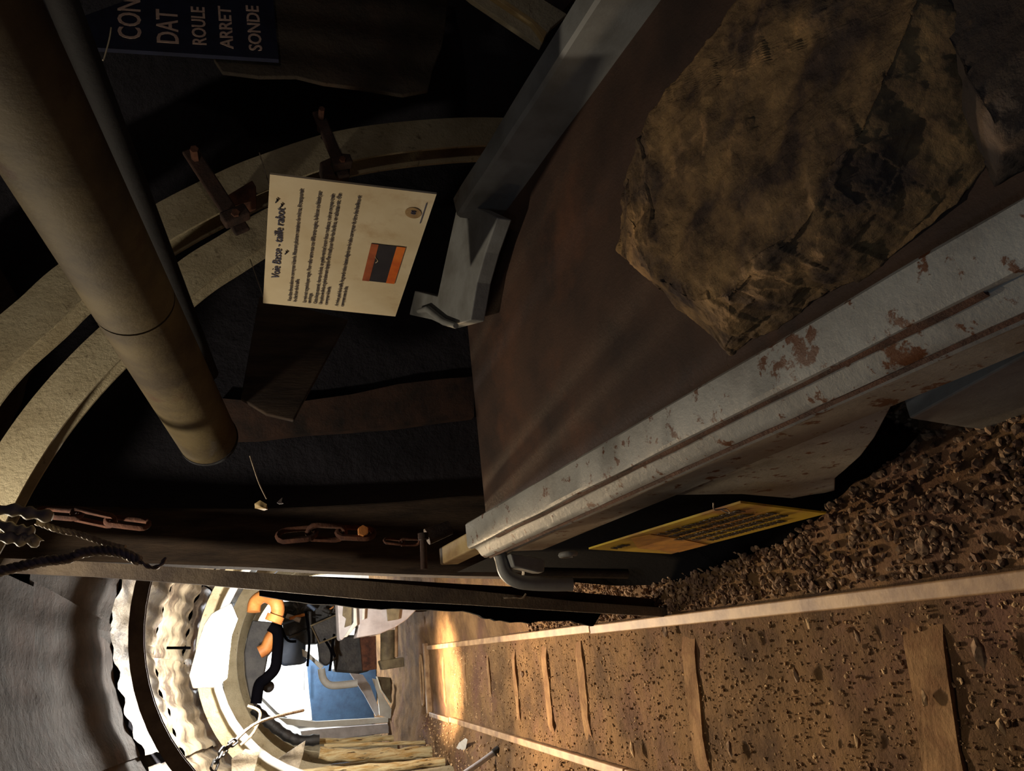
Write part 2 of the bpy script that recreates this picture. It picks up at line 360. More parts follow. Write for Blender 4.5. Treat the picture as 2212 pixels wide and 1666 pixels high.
# gravel and pebbles (nobody could count them)
def scatter(name, n, region, smin, smax, m, seed, label, cat, lift=.3):
    R_ = random.Random(seed); V = []; Fc = []
    base = bmesh.new(); bmesh.ops.create_icosphere(base, subdivisions=1, radius=1); bv = [v.co.copy() for v in base.verts]; bf = [[q.index for q in f.verts] for f in base.faces]; base.free()
    for _ in range(n):
        x, y = region(R_); s = smin + (smax - smin) * R_.random() ** 2.5
        q = Matrix.Rotation(R_.random() * 6.28, 3, Vector((R_.random() - .5, R_.random() - .5, R_.random() - .5)).normalized())
        sc = Vector((1, .55 + .45 * R_.random(), .4 + .4 * R_.random())); z = floor_z(x, y) + s * lift; o = len(V)
        jit = R_.random() * 50
        for v in bv:
            w = v * (.75 + .5 * noise.noise(v * 1.7 + Vector((jit, 0, 0)))); p = q @ Vector((w.x * sc.x, w.y * sc.y, w.z * sc.z)) * s
            V.append((x + p.x, y + p.y, z + p.z))
        Fc += [[o + i for i in f] for f in bf]
    me = bpy.data.meshes.new(name); me.from_pydata(V, [], Fc); me.materials.append(m)
    o = bpy.data.objects.new(name, me); C.objects.link(o); tag(o, label, cat, kind='stuff'); return o
def reg_gravel(R_):
    y = .75 + 4.2 * R_.random() ** 1.7; return .055 + (.45 + .5 * (y < 2)) * R_.random(), y
scatter('gravel', 9500, reg_gravel, .008, .021, M['gravel'], 3, 'heaped brown gravel along the right rail under the conveyor', 'gravel', .45)
scatter('pebbles', 7000, lambda R_: (-.59 + .58 * R_.random(), 1.0 + 6.5 * R_.random() ** 1.6), .003, .011, M['pebble'], 5, 'small pale stone chips trodden into the dirt between the rails', 'pebbles', .2)
scatter('side_pebbles', 1500, lambda R_: (-1.1 + .46 * R_.random(), 3.0 + 6 * R_.random() ** 1.2), .005, .02, M['pebble'], 9, 'stone chips and rubble on the dirt left of the track', 'pebbles', .3)
def stone_at(x, y, r, m, lab, seed, el=1.5, name='loose_stone', flat=.5, grp='single stones lying on the track bed'):
    c = gp(x, y, .01); R_ = random.Random(seed); pts = []
    for _ in range(14):
        d = Vector((R_.gauss(0, 1), R_.gauss(0, 1), R_.gauss(0, 1))).normalized(); pts.append(c + Vector((d.x * r * el, d.y * r * .8, d.z * r * flat + r * flat * .6)))
    return tag(obj(name, rock(pts, 2, r * .12, 2 / r * .3, seed), m, smooth=30), lab, 'stone', grp)
stone_at(1369, 1622, .024, M['pebble'], 'upright-looking slab of pale stone near the left rail joint', 1, 2.0)
stone_at(1997, 1505, .017, M['pebble'], 'small pale stone on the wide near sleeper edge', 2)
stone_at(2120, 1415, .026, M['gravel'], 'grey angular stone at the lower right, beyond the wide sleeper', 3)
stone_at(2165, 1570, .015, M['pebble'], 'white pebble in the hollow near the bottom right corner', 4)
stone_at(1782, 1606, .014, M['pebble'], 'round pale pebble left of the wide sleeper', 5, 1.1)
stone_at(1855, 1600, .015, M['pebble'], 'pointed pale pebble beside the wide sleeper', 6, 1.7)
stone_at(1748, 1346, .014, M['pebble'], 'flat pale stone close to the right rail', 7)
stone_at(1612, 1385, .02, M['gravel'], 'dark brown stone near the right rail, mid track', 8)
stone_at(1855, 1372, .016, M['gravel'], 'pinkish stone close under the right rail', 9)
stone_at(1722, 1458, .018, M['gravel'], 'brown stone in the middle of the near track bed', 10)
stone_at(1440, 1360, .022, M['gravel'], 'lumpy stone beside the right rail past the joint', 11)
stone_at(1580, 1620, .02, M['gravel'], 'brown stone near the left rail at the bottom edge', 12)
stone_at(2000, 1180, .024, M['gravel'], 'largest pale piece in the gravel heap beyond the right rail', 13, 1.2, flat=.7)
stone_at(1130, 1455, .03, M['gravel'], 'dark small stone between the two pale sleepers', 14, .8)
tag(obj('slate_piece', prism(bmesh.new(), [gp(1010, 1598, .10), gp(1003, 1632, .02), gp(988, 1622, .03), gp(996, 1608, .08)], (.01, .03, .01)), M['white']), 'pale pointed slate leaning on the rubble left of the track', 'stone')

# ------------------------------------------------------------------ conveyor trough on the right
dv = ray(288, 1552).normalized(); sv = dv.cross(Vector((0, 0, 1))).normalized(); nv = sv.cross(dv); O = at(1005, 1130, 2.4)
def cv(a, b, c): return O + dv * a + sv * b + nv * c
def onb(x, y, b): r = ray(x, y); t = ((O - EYE).dot(sv) + b) / r.dot(sv); return EYE + r * t
def onc(x, y, c): r = ray(x, y); t = ((O - EYE).dot(nv) + c) / r.dot(nv); return EYE + r * t
cy = thing('conveyor', Vector((.7, 1.2, .0)), 'worn grey steel conveyor trough with brown deck rising beside the track', 'conveyor')
def beam(prof, a0, a1, n=60, amp=.0):
    b = bmesh.new(); R_ = []
    for i in range(n + 1):
        a = a0 + (a1 - a0) * i / n
        R_.append([b.verts.new(cv(a, p[0] + noise.noise(Vector((a * 5, k, 0))) * amp, p[1] + noise.noise(Vector((a * 4, k, 9))) * amp)) for k, p in enumerate(prof)])
    m = len(prof)
    for i in range(n):
        for k in range(m): b.faces.new((R_[i][k], R_[i][(k + 1) % m], R_[i + 1][(k + 1) % m], R_[i + 1][k]))
    b.faces.new(R_[0]); b.faces.new(R_[-1][::-1]); return b
NP = [(0, -.006), (-.006, 0), (-.074, 0), (-.081, -.004), (-.083, -.016), (-.079, -.022), (-.088, -.034), (-.104, -.044), (-.112, -.056), (-.112, -.064), (-.104, -.076), (-.096, -.082), (-.104, -.092), (-.110, -.102), (-.108, -.115),
      (-.098, -.124), (-.095, -.135), (-.095, -.262), (-.088, -.272), (-.080, -.274), (-.050, -.274), (-.050, -.13), (0, -.13)]
nb = obj('side_beam', beam(NP, -2.25, 0, amp=.0025), M['paint'], cy, smooth=35)
obj('rubbing_strip', beam([(-.113, -.060), (-.118, -.066), (-.113, -.072), (-.104, -.066)], -2.2, -.02, 40, .002), M['rust'], nb, smooth=60, label='rust brown strip along the beam side')
obj('seam', beam([(-.0825, -.010), (-.0865, -.014), (-.0865, -.022), (-.080, -.020)], -1.75, -.2, 60, .0035), M['rust'], nb, smooth=60, label='rusty seam along the top of the near beam')
obj('extension_tube', beam([(-.080, -.025), (-.020, -.025), (-.020, -.095), (-.080, -.095)], -.1, .33, 2), M['tube_paint'], cy, bevel=.006, label='cream square tube sticking out of the near beam')
FP = [(.962, -.105), (.962, .035), (.970, .045), (1.03, .052), (1.04, .045), (1.04, -.14), (.99, -.14), (.99, -.105)]
obj('side_beam', beam(FP, -2.25, -.27, amp=.003), M['paint_clean'], cy, smooth=35)
obj('deck_plate', beam([(-.02, -.10), (.975, -.10), (.975, -.115), (-.02, -.115)], -2.25, .06, 30), M['belt'], cy)
b = prism(bmesh.new(), [onc(x, y, -.0) for x, y in [(1074, 470), (1048, 545), (1030, 610), (1016, 692), (965, 706), (930, 690), (884, 680), (896, 628), (945, 640), (962, 560), (985, 455), (1010, 440)]], nv * -.05)
eb = obj('end_bracket', b, M['paint_clean'], cy, bevel=.004)
b = tube([onc(x, y, .012) for x, y in [(905, 672), (925, 668), (940, 680), (958, 695), (985, 704)]], [.010, .014, .013, .013, .010], 8); obj('latch_lever', b, M['paint_clean'], eb, smooth=60)
gus = obj('gusset_plate', prism(bmesh.new(), [onb(x, y, -.085) for x, y in [(1450, 1070), (1590, 1010), (1720, 950), (1930, 870), (1890, 945), (1860, 985), (1830, 1012), (1804, 1034), (1804, 1066), (1796, 1080), (1780, 1083), (1600, 1068)]], sv * .012), M['paint'], cy, bevel=.003)
obj('support_foot', prism(bmesh.new(), [onb(x, y, -.07) for x, y in [(1965, 905), (2212, 770), (2300, 740), (2300, 960), (2212, 938), (2090, 925)]], sv * .05), M['paint_clean'], cy, bevel=.004)
obj('cross_tie', bx(.33, 1.3, 2.18, 2.26, .62, .70), M['paint_clean'], cy, bevel=.005)
for (a, b_) in ((-.25, -.04), (-.35, .98), (-1.75, .98)):
    p = cv(a, b_, -.28 if b_ < 0 else -.13); obj('leg', bx(p.x - .0, p.x + .05, p.y - .03, p.y + .03, .0, p.z + .03), M['rust_dark'], cy, bevel=.004)
ring_c = at(1229, 1198, 2.22); b = bmesh.new()
tube([ring_c + Vector((0, math.cos(a) * .024, math.sin(a) * .024)) for a in [i * math.pi / 12 - .9 for i in range(19)]], .009, 8, b); obj('hook', b, M['paint_clean'], cy, smooth=60)
b = tube(spline([at(1078, 1190, 2.36), at(1084, 1210, 2.36), at(1094, 1240, 2.35), at(1122, 1257, 2.34), at(1180, 1262, 2.33), at(1236, 1262, 2.32)], 5), .022, 10); obj('bent_tube', b, M['paint_clean'], cy, smooth=60)
obj('wedge_lug', slab([(1102, 1196), (1170, 1206), (1178, 1216), (1176, 1236), (1160, 1236), (1110, 1224)], 2.3, .05), M['paint_clean'], cy, bevel=.004)
obj('lower_bar', tube([at(1130, 1236, 2.5), at(1355, 1240, 2.5)], .017, 10), M['machine'], cy, smooth=60)
# black curved flap from the near beam, spreading onto the gravel
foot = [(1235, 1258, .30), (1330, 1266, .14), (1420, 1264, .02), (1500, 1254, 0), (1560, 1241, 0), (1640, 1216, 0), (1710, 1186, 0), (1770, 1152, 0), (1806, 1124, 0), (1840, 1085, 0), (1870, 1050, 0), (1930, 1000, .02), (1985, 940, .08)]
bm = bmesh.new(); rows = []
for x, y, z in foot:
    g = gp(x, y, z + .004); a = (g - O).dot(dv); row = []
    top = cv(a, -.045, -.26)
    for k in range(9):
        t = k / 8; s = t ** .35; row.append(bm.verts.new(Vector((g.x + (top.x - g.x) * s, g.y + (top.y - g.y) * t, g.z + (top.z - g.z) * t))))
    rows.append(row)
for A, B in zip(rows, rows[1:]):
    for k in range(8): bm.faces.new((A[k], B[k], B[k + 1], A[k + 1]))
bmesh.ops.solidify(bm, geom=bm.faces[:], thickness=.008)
obj('curved_flap', bm, M['rubber'], cy, smooth=60, label='black curved flap under the near beam')

# big stone lying on the deck
base = [onc(x, y, -.10) for x, y in [(1330, 540), (1580, 765), (1850, 610), (2000, 500), (2080, 440)]]
top = [onc(x, y, .03) for x, y in [(1352, 470), (1345, 395), (1400, 240), (1480, 140), (1600, 0), (1700, -130)]] + [onc(x, y, .035) for x, y in [(1980, 0), (1890, 180), (1850, 300), (1740, 480), (1570, 640), (1500, 652), (1410, 600)]]
st = obj('stone_block', rock(base + top + [cv(-1.2, .62, -.10), cv(-1.7, .66, -.10), cv(-1.95, .5, -.1), cv(-1.9, .2, -.1)], 6, .008, 14, 3), M['stone'], smooth=180)
tag(st, 'big ochre brown slab of stone lying on the conveyor deck', 'stone')
b2 = rock([onc(x, y, -.10) for x, y in [(2010, 180), (2150, 400), (2280, 330), (2400, 60), (2300, -100)]] + [onc(x, y, .0) for x, y in [(2010, 20), (2080, 130), (2170, 300), (2290, 220), (2330, -60), (2120, -140)]], 4, .010, 9, 8)
tag(obj('stone_block', b2, M['coal'], smooth=180), 'darker rough lump of rock at the right edge, behind the big slab', 'stone')

# ------------------------------------------------------------------ signs
q = quad3([(568, 655), (583, 377), (943, 420), (854, 684)], 2.30); fr = board_frame(q)
sg = thing('information_sign', q[3], 'cream information panel headed Voie Basse - taille rabot hanging above the conveyor', 'sign')
u_ = fr[1]; n_ = fr[3]
obj('panel', prism(bmesh.new(), q, n_ * -.006), M['sign'], sg)
w, h = fr[4], fr[5]
def qp(s, t): # s right 0..1 , t down 0..1 on the true quad
    return q[0] + (q[1] - q[0]) * s + (q[3] - q[0]) * t
sk = ((q[0] - q[3]).dot(u_))                      # shear of the quad against its square frame
def T(body, size, s, t, **k): put_text(body, size, s * w + sk * (1 - t), h * (1 - t), fr, M['ink'], sg, **k)
T('Voie Basse - taille rabot', .034, .52, .105, align='CENTER', bold=0, name='title_lettering')
lines = [(.205, 'Vous êtes devant alors un convoyeur à bande. Mesurant plusieurs centaines de mètres, il transportait', .93), (.245, 'le charbon de la taille.', .22),
         (.315, 'La voie est organisée par engin. Pour relier entre eux ces différents engins, la liaison se faisait par', .93), (.350, 'une berge.', .1),
         (.395, 'Cette berge assurait, des tas de bois, un guide vertical avant deux rouleaux, soit un moyen train', .92), (.435, 'Une pièce inclinée et généralement équipée d\'un treuil pour haler les berlines, un cabestan etc. d\'un', .93), (.475, 'convoyeur à bande.', .18),
         (.555, 'Arrivé au pied de la taille, les grands tubes étaient alignés sur le tube convoyeur du titre des berlines et', .93), (.595, 'convoyeurs sous la côte.', .2)]
for t, body, frac in lines:
    me = text_mesh(body, .0155); wd = max(v.co.x for v in me.vertices); bpy.data.meshes.remove(me)
    put_text(body, .0155, .05 * w + sk * (1 - t), h * (1 - t), fr, M['ink_body'], sg, bold=.0001, sx=frac * w * .95 / wd, name='body_lettering')
def patch(s0, s1, t0, t1, m, name, z=.0012, par=sg): return obj(name, prism(bmesh.new(), [qp(s0, t0) + n_ * z, qp(s1, t0) + n_ * z, qp(s1, t1) + n_ * z, qp(s0, t1) + n_ * z], n_ * .0008), m, par)
p0 = patch(.31, .615, .685, .915, M['print_dark'], 'printed_picture')
patch(.31, .615, .685, .735, M['orange_dark'], 'picture_band', .0022, p0); patch(.31, .615, .855, .915, M['orange'], 'picture_band', .0022, p0)
obj('picture_mark', tube([qp(.47 + .05 * t_ / 6, .745 + .012 * math.sin(t_ * .8)) + n_ * .003 for t_ in range(7)], .001, 5), M['sign'], p0)
b = bmesh.new(); c0 = qp(.865, .895); prism(b, [c0 + (fr[1] * math.cos(a) + fr[2] * math.sin(a)) * .021 + n_ * .0012 for a in [i * math.pi / 12 for i in range(24)]], n_ * .001); em = obj('emblem', b, M['emblem'], sg)
b = tube([c0 + fr[1] * .004 + fr[1] * .006 * math.cos(a) + fr[2] * .006 * math.sin(2 * a) + n_ * .003 for a in [i * math.pi / 8 for i in range(16)]], .0012, 5, closed=True); obj('emblem_mark', b, M['ink'], em)
obj('rule_line', prism(bmesh.new(), [qp(.80, .955) + n_ * .0012, qp(.94, .955) + n_ * .0012, qp(.94, .961) + n_ * .0012, qp(.80, .961) + n_ * .0012], n_ * .0008), M['ink'], sg)
for s, t in ((.80, .075), (.46, .13), (.83, .045)):
    b = tube([qp(s, t) + n_ * .003, qp(s + .02, t + .012) + n_ * .004, qp(s + .03, t + .004) + n_ * .003], [.0016, .003, .001], 5); obj('scuff_mark', b, M['print_dark'], sg)

for s_, e_ in ((.06, (540, 560, 2.30)), (.93, (560, 330, 1.85))):
    obj('hanger_wire', tube([qp(s_, .0), at(*e_)], .0015, 5), M['rope'], sg)
q2 = quad3([(1272, 1187), (1600, 1087), (1785, 1110), (1450, 1197)], 2.02); f2 = board_frame(q2)
if f2[3].x > 0: pass
ys = thing('warning_sign', q2[3], 'yellow notice with rows of dark lettering hung below the near beam', 'sign')
n2 = f2[3]
obj('panel', prism(bmesh.new(), q2, n2 * -.005), M['yellow'], ys)
def qq(s, t): return q2[0] + (q2[1] - q2[0]) * s + (q2[3] - q2[0]) * t
sk2 = (q2[0] - q2[3]).dot(f2[1])
for i, (t, s0, s1, body) in enumerate([(.20, .06, .17, 'AVIS'), (.20, .42, .92, 'IL EST STRICTEMENT'), (.36, .40, .88, 'INTERDIT AU PERSONNEL'), (.52, .34, .94, 'DE MONTER SUR LE CONVOYEUR'), (.68, .36, .92, 'OU DE LE TRAVERSER SANS'), (.84, .38, .84, 'AUTORISATION SPECIALE')]):
    me = text_mesh(body, .042); wd = max(v.co.x for v in me.vertices); bpy.data.meshes.remove(me)
    put_text(body, .042, s0 * f2[4] + sk2 * (1 - t), f2[5] * (1 - t) - .01, f2, M['black_ink'], ys, bold=.0012, sx=(s1 - s0) * f2[4] / wd, name='notice_lettering')
obj('faded_patch', prism(bmesh.new(), [qq(s, t) + n2 * .001 for s, t in [(.10, .42), (.30, .04), (.40, .10), (.36, .50), (.28, .99), (.07, .99)]], n2 * .0008), M['ochre'], ys, label='paler ochre patch on the left of the notice')
obj('twine', tube(spline([qq(.90, -.02) + n2 * .002, qq(.92, .03) + n2 * .012, qq(.95, -.06) + n2 * .008, qq(.93, -.14) + n2 * .01, qq(.96, -.2)], 4), .0016, 5), M['rope'], ys)

# dark board with big letters, upper left of the photo
U = (at(548, -90, 2.55) - at(565, 112, 2.55)); U.y = 0; U.normalize(); Vv = Vector((-U.z, 0, U.x)); nn = Vector((0, -1, 0))
if Vv.z < 0: Vv = -Vv
A0 = at(602, 128, 2.55)
f3 = (A0, U, Vv, nn, 1.0, .62)
db = thing('lettered_board', A0, 'dark navy board with large pale capital letters ROULE ARRET SONDE at the upper edge', 'sign')
obj('board', box(bmesh.new(), A0, U * .42, Vv * .80, nn * -.02), M['navy'], db)
for body, xl, yl, sz, sxx in [('SONDE', 566, 112, .068, .98), ('ARRET', 504, 106, .066, 1.02), ('ROULE', 446, 100, .070, .84), ('DAT', 386, 98, .108, .74), ('CON', 305, 88, .112, .74)]:
    p = at(xl, yl, 2.55) - A0; me = text_mesh(body, sz, 'LEFT', .0012); me.transform(Matrix(((U.x, Vv.x, nn.x, 0), (U.y, Vv.y, nn.y, 0), (U.z, Vv.z, nn.z, 0), (0, 0, 0, 1))) @ Matrix.Diagonal((sxx, 1, 1, 1)))
    o = bpy.data.objects.new('lettering', me); C.objects.link(o); me.materials.append(M['letter']); o.parent = db; o.location = p + nn * .003
sh = slab([(600, -10), (968, -10), (962, 60), (955, 100), (935, 150), (925, 195), (870, 205), (780, 190), (700, 180), (640, 165), (560, 165), (480, 155), (462, 128), (470, -10)], 2.60, .02)
tag(obj('metal_sheet', sh, M['sheet_dark'], bevel=.004), 'dull grey metal sheet on the side wall behind the lettered board', 'sheet')
nb_ = thing('side_profile', at(1170, 95, 1.9), 'pale steel profile slanting up behind the far conveyor beam at the top edge', 'steel profile')
obj('flange', slab([(1020, 0), (970, -40), (1080, -60), (1225, 30), (1190, 60), (1168, 100)], 1.9, .02), M['arch'], nb_, bevel=.003)
obj('web', slab([(1060, -10), (1150, 50), (1175, 85), (1182, 70), (1150, 40), (1068, -16)], 1.88, .02), M['tube_paint'], nb_, bevel=.002)
obj('filler_plate', slab([(1150, -40), (1290, -60), (1205, 35), (1170, 15)], 1.92, .03), M['rust_dark'], nb_)

# ------------------------------------------------------------------ near arch, clamps, pipes, props
HAT = [(-.085, -.04), (-.085, .04), (.085, .065), (.085, .052), (-.068, .026), (-.068, -.026), (.085, -.052), (.085, -.065)]
YA = 2.9
pb = [(.10, YA, 2.63), (.45, YA, 2.67), (.75, YA, 2.65), (.96, YA, 2.57), (1.12, YA, 2.48), (1.27, YA, 2.36), (1.42, YA, 2.24), (1.66, YA, 1.97), (1.83, YA, 1.74), (1.93, YA, 1.58), (2.08, YA, 1.28), (2.18, YA, .92), (2.24, YA, .54), (2.26, YA, .0)]
pa = [(-1.30, YA, .0), (-1.32, YA, .7), (-1.15, YA, 1.35), (-1.05, YA, 2.36), (-.55, YA, 2.72), (0, YA, 2.70), (.44, YA, 2.50), (.70, YA, 2.40), (.92, YA, 2.29), (1.15, YA, 2.13), (1.43, YA, 1.88), (1.56, YA, 1.73), (1.72, YA, 1.52), (1.86, YA, 1.25)]
na = thing('support_arch', (0, YA, 0), 'whitewashed steel support arch nearest the viewer, two nested sections clamped together', 'support arch')
obj('arch_section', sweep(spline(pb, 6), HAT, 1, 1), M['arch'], na, smooth=30)
obj('arch_section', sweep(spline(pa, 6), HAT, .85, .8), M['arch'], na, smooth=30)
def clamp(cx, cy, Y, ang, sc, parent):
    c = at(cx, cy, Y); t = Vector((math.cos(ang), 0, math.sin(ang))); r = Vector((0, 1, 0)).cross(t)
    b = bmesh.new(); box(b, c - t * .03 * sc - r * .20 * sc + Vector((0, -.08, 0)), t * .06 * sc, r * .40 * sc, Vector((0, -.02, 0)))
    box(b, c - t * .05 * sc + r * .12 * sc + Vector((0, -.10, 0)), t * .10 * sc, r * .05 * sc, Vector((0, -.05, 0)))
    k = obj('clamp', b, M['rust_dark'], parent, bevel=.006)
    for s in (-.15, .15): obj('clamp_bolt', tube([c + r * s * sc + Vector((0, -.16, 0)), c + r * s * sc + Vector((0, -.02, 0))], .016 * sc, 6), M['rust'], k)
clamp(470, 440, 2.8, -1.05, 1, na); clamp(712, 340, 2.8, -1.25, .8, na)
obj('clamp_plate', slab([(476, 430), (545, 388), (553, 402), (553, 425), (482, 452)], 2.72, .10), M['rust'], na, bevel=.006)
obj('clamp_plate', slab([(690, 350), (735, 330), (758, 332), (755, 378), (700, 380)], 2.76, .08), M['rust_dark'], na, bevel=.006)
A_ = at(450, 948, 3.02); B_ = at(103, 313, 1.50); d_ = (B_ - A_)
bp = thing('ventilation_pipe', A_, 'thick grey brown pipe running overhead towards the viewer, fading into the dark', 'pipe')
obj('pipe_body', tube([A_ + d_ * t for t in (0, .25, .5, .62)], .105, 40), M['pipe'], bp, smooth=60)
obj('pipe_body', tube([A_ + d_ * t for t in (.625, .8, 1, 1.25)], .105, 40), M['pipe'], bp, smooth=60)
obj('end_flange', tube([A_ - d_ * .004, A_ + d_ * .006], .108, 40), M['pipe_dark'], bp, smooth=40)
A2 = at(447, 800, 2.9); B2 = at(185, 130, 1.75); d2 = B2 - A2
tag(obj('thin_pipe', tube([A2 - d2 * .02, A2 + d2 * .5, A2 + d2 * 1.3], .036, 20), M['pipe_dark'], smooth=60), 'thin dark pipe running beside the thick overhead pipe', 'pipe')
tag(obj('cable', tube(spline([at(240, 60, 1.9), at(236, 85, 1.88), at(225, 125, 1.87), at(222, 130, 1.86)], 4), .002, 6), M['plastic']), 'short curved wire beside the thin overhead pipe', 'wire')

# leaning steel prop, timber prop, board
def leanbar(pl, pr, Y0_, t, bm=None):   # two pixel edge lines at given depth -> solid bar
    bm = bm or bmesh.new(); ring = []
    n = len(pl)
    for i in range(n):
        a = at(*pl[i], Y0_[i]); b = at(*pr[i], Y0_[i]); ring.append([bm.verts.new(p) for p in (a, b, b + Vector((0, t, 0)), a + Vector((0, t, 0)))])
    for i in range(n - 1):
        for k in range(4): bm.faces.new((ring[i][k], ring[i][(k + 1) % 4], ring[i + 1][(k + 1) % 4], ring[i + 1][k]))
    bm.faces.new(ring[0]); bm.faces.new(ring[-1][::-1]); return bm
YS = [3.0] * 8
sp = thing('steel_prop', gp(1440, 1322), 'dark leaning steel prop standing beside the right rail', 'prop')
obj('front_flange', leanbar([(-20, 1205), (200, 1214), (420, 1228), (600, 1240), (800, 1256), (1000, 1274), (1250, 1300), (1442, 1314)], [(-20, 1236), (200, 1246), (420, 1262), (600, 1278), (800, 1296), (1000, 1306), (1250, 1322), (1442, 1333)], YS, .018), M['steel_dark'], sp)
obj('rear_flange', leanbar([(560, 1240), (700, 1246), (800, 1250), (900, 1256), (1000, 1262), (1120, 1268), (1250, 1280), (1435, 1296)], [(560, 1262), (700, 1268), (800, 1270), (900, 1276), (1000, 1282), (1120, 1292), (1250, 1304), (1435, 1315)], [3.1] * 8, .02), M['rust_dark'], sp)
obj('web', leanbar([(-20, 1216), (200, 1226), (420, 1240), (600, 1254), (800, 1268), (1000, 1280), (1250, 1303), (1438, 1316)], [(-20, 1222), (200, 1232), (420, 1246), (600, 1260), (800, 1274), (1000, 1286), (1250, 1309), (1438, 1322)], [3.018] * 8, .085), M['rust_dark'], sp)
b = tube(spline([at(1088, 1292, 2.985), at(1110, 1291, 2.98), at(1128, 1292, 2.98), at(1136, 1283, 2.98)], 4), .004, 6); obj('wire_clip', b, M['rope'], sp)
fr_ = thing('fringed_sheath', at(1285, 1338, 3.3), 'dark ragged sheath hanging behind the leaning prop down to the rail', 'sheath')
b = bmesh.new(); tp = [(560, 1268), (700, 1284), (850, 1296), (1000, 1304), (1100, 1312), (1200, 1318), (1300, 1324)]; bt = [(560, 1284), (700, 1304), (850, 1314), (1000, 1320), (1060, 1336), (1130, 1344), (1220, 1338), (1282, 1352)]
tops = spline([at(*p, 3.25) for p in tp], 6); bots = spline([at(*p, 3.25) for p in bt], 6); n = min(len(tops), len(bots)); R_ = random.Random(5)
pts = [tops[i] for i in range(n)]; low = [bots[int(i * (len(bots) - 1) / (n - 1))] + Vector((-.008 * R_.random(), 0, 0)) for i in range(n)]
for i in range(n - 1): prism(b, [pts[i], pts[i + 1], low[i + 1], low[i]], (0, .03, 0))
obj('sheath_body', b, M['rubber'], fr_)
tb = thing('timber_prop', gp(1030, 1215, .25), 'thick dark timber prop behind the hanging rusty chain', 'prop')
obj('prop_body', leanbar([(-30, 1088), (150, 1092), (350, 1097), (560, 1098), (700, 1092), (860, 1083), (1000, 1070), (1200, 1066)], [(-30, 1210), (150, 1212), (350, 1218), (560, 1226), (700, 1234), (860, 1240), (1000, 1244), (1240, 1248)], [3.35] * 8, .12), M['wood'], tb, bevel=.01)
tag(obj('wooden_board', slab([(560, 640), (752, 690), (692, 800), (634, 908), (575, 894), (520, 860)], 2.75, .03), M['wood'], bevel=.004), 'dim brown board hanging behind the information panel', 'board')
tag(obj('steel_band', leanbar([(470, 860), (560, 868), (660, 866), (760, 852), (860, 830), (960, 818), (1010, 815), (1024, 812)], [(480, 950), (560, 948), (660, 936), (760, 930), (860, 922), (960, 908), (1010, 902), (1024, 900)], [3.49] * 8, .05), M['rust_dark']), 'faint rusty steel band in the dark behind the conveyor', 'steel band')
def chain(path, Y, lab, L, w, r, m='rust'):
    tag(obj('chain', link_chain(spline([at(x, y, Y) for x, y in path], 5), L, w, r), M[m], smooth=60), lab, 'chain', 'rusty chains hanging by the props')
chain([(600, 1160), (640, 1152), (700, 1150), (822, 1152)], 2.95, 'thick rusty chain hanging beside the timber prop', .135, .034, .011)
chain([(830, 1168), (870, 1172), (915, 1170)], 2.8, 'small rusty chain beside the end of the cream tube', .07, .014, .005)
chain([(80, 1106), (160, 1110), (215, 1122), (290, 1132), (360, 1136)], 2.6, 'rusty chain hanging from the roof at the left edge', .12, .02, .009)
b = bmesh.new(); prism(b, [at(785, 1146, 2.9) + Vector((math.cos(a), 0, math.sin(a))) * .021 for a in [i * math.pi / 3 for i in range(6)]], (0, .03, 0)); tag(obj('hex_bolt', b, M['orange_pipe'], bevel=.002), 'pale rusty hexagonal bolt head inside the thick chain link', 'bolt')
sh_ = thing('shackle', at(918, 1160, 2.7), 'rusty shackle pin beside the end of the near beam', 'shackle')
obj('pin', tube([at(914, 1158, 2.7), at(916, 1230, 2.7)], .012, 8), M['rust_dark'], sh_, smooth=60)
obj('pin_head', tube([at(914, 1152, 2.69), at(915, 1166, 2.69)], .019, 8), M['rust_dark'], sh_, smooth=60)
obj('roller', tube([at(922, 1160, 2.75), at(972, 1140, 2.75)], [.03, .026], 14), M['rust_dark'], sh_, smooth=60)
# ropes and cables at the left edge
def rope(path, Y, r, lab, m='rope', strands=3, pitch=.03, cat='rope'):
    P_ = spline([at(x, y, Y) for x, y in path], 14); fr_ = frames(P_); b = bmesh.new(); s = 0
    for k in range(strands):
        pts = []; s = 0
        for i, p in enumerate(P_):
            if i: s += (P_[i] - P_[i - 1]).length
            a = s / pitch * 2 * math.pi + 2 * math.pi * k / strands; pts.append(p + (fr_[i][0] * math.cos(a) + fr_[i][1] * math.sin(a)) * r * .55)
        tube(pts, r * .6, 6, b)
    return tag(obj('rope', b, M[m], smooth=60), lab, cat)
rope([(-20, 1240), (10, 1232), (60, 1220), (100, 1212), (150, 1206), (180, 1194), (230, 1190), (270, 1197), (300, 1212)], 1.6, .009, 'bright twisted steel rope arching out of the left edge')
rope([(300, 1212), (325, 1226), (345, 1222), (358, 1205)], 1.6, .004, 'frayed thin hooked end of the steel rope', strands=2)
rope([(80, 1128), (130, 1146), (170, 1154), (240, 1178), (270, 1185)], 1.7, .006, 'thin dull steel rope slanting below the rusty chain')
for path, r, lab in [([(-20, 1104), (30, 1102), (70, 1110), (113, 1117)], .011, 'upper knotted pale cable end at the left edge'), ([(-20, 1128), (20, 1140), (50, 1147), (74, 1149)], .010, 'middle pale cable end at the left edge'),
                     ([(-20, 1158), (20, 1162), (50, 1168), (62, 1158), (70, 1172), (84, 1160)], .010, 'lower pale looped cable end at the left edge')]:
    tag(obj('cable', tube(spline([at(x, y, 1.65) for x, y in path], 6), [r * (1 + .25 * math.sin(i * 1.3)) for i in range((len(path) - 1) * 6 + 1)], 8), M['plastic'], smooth=60), lab, 'cable', 'pale cable ends at the left edge')
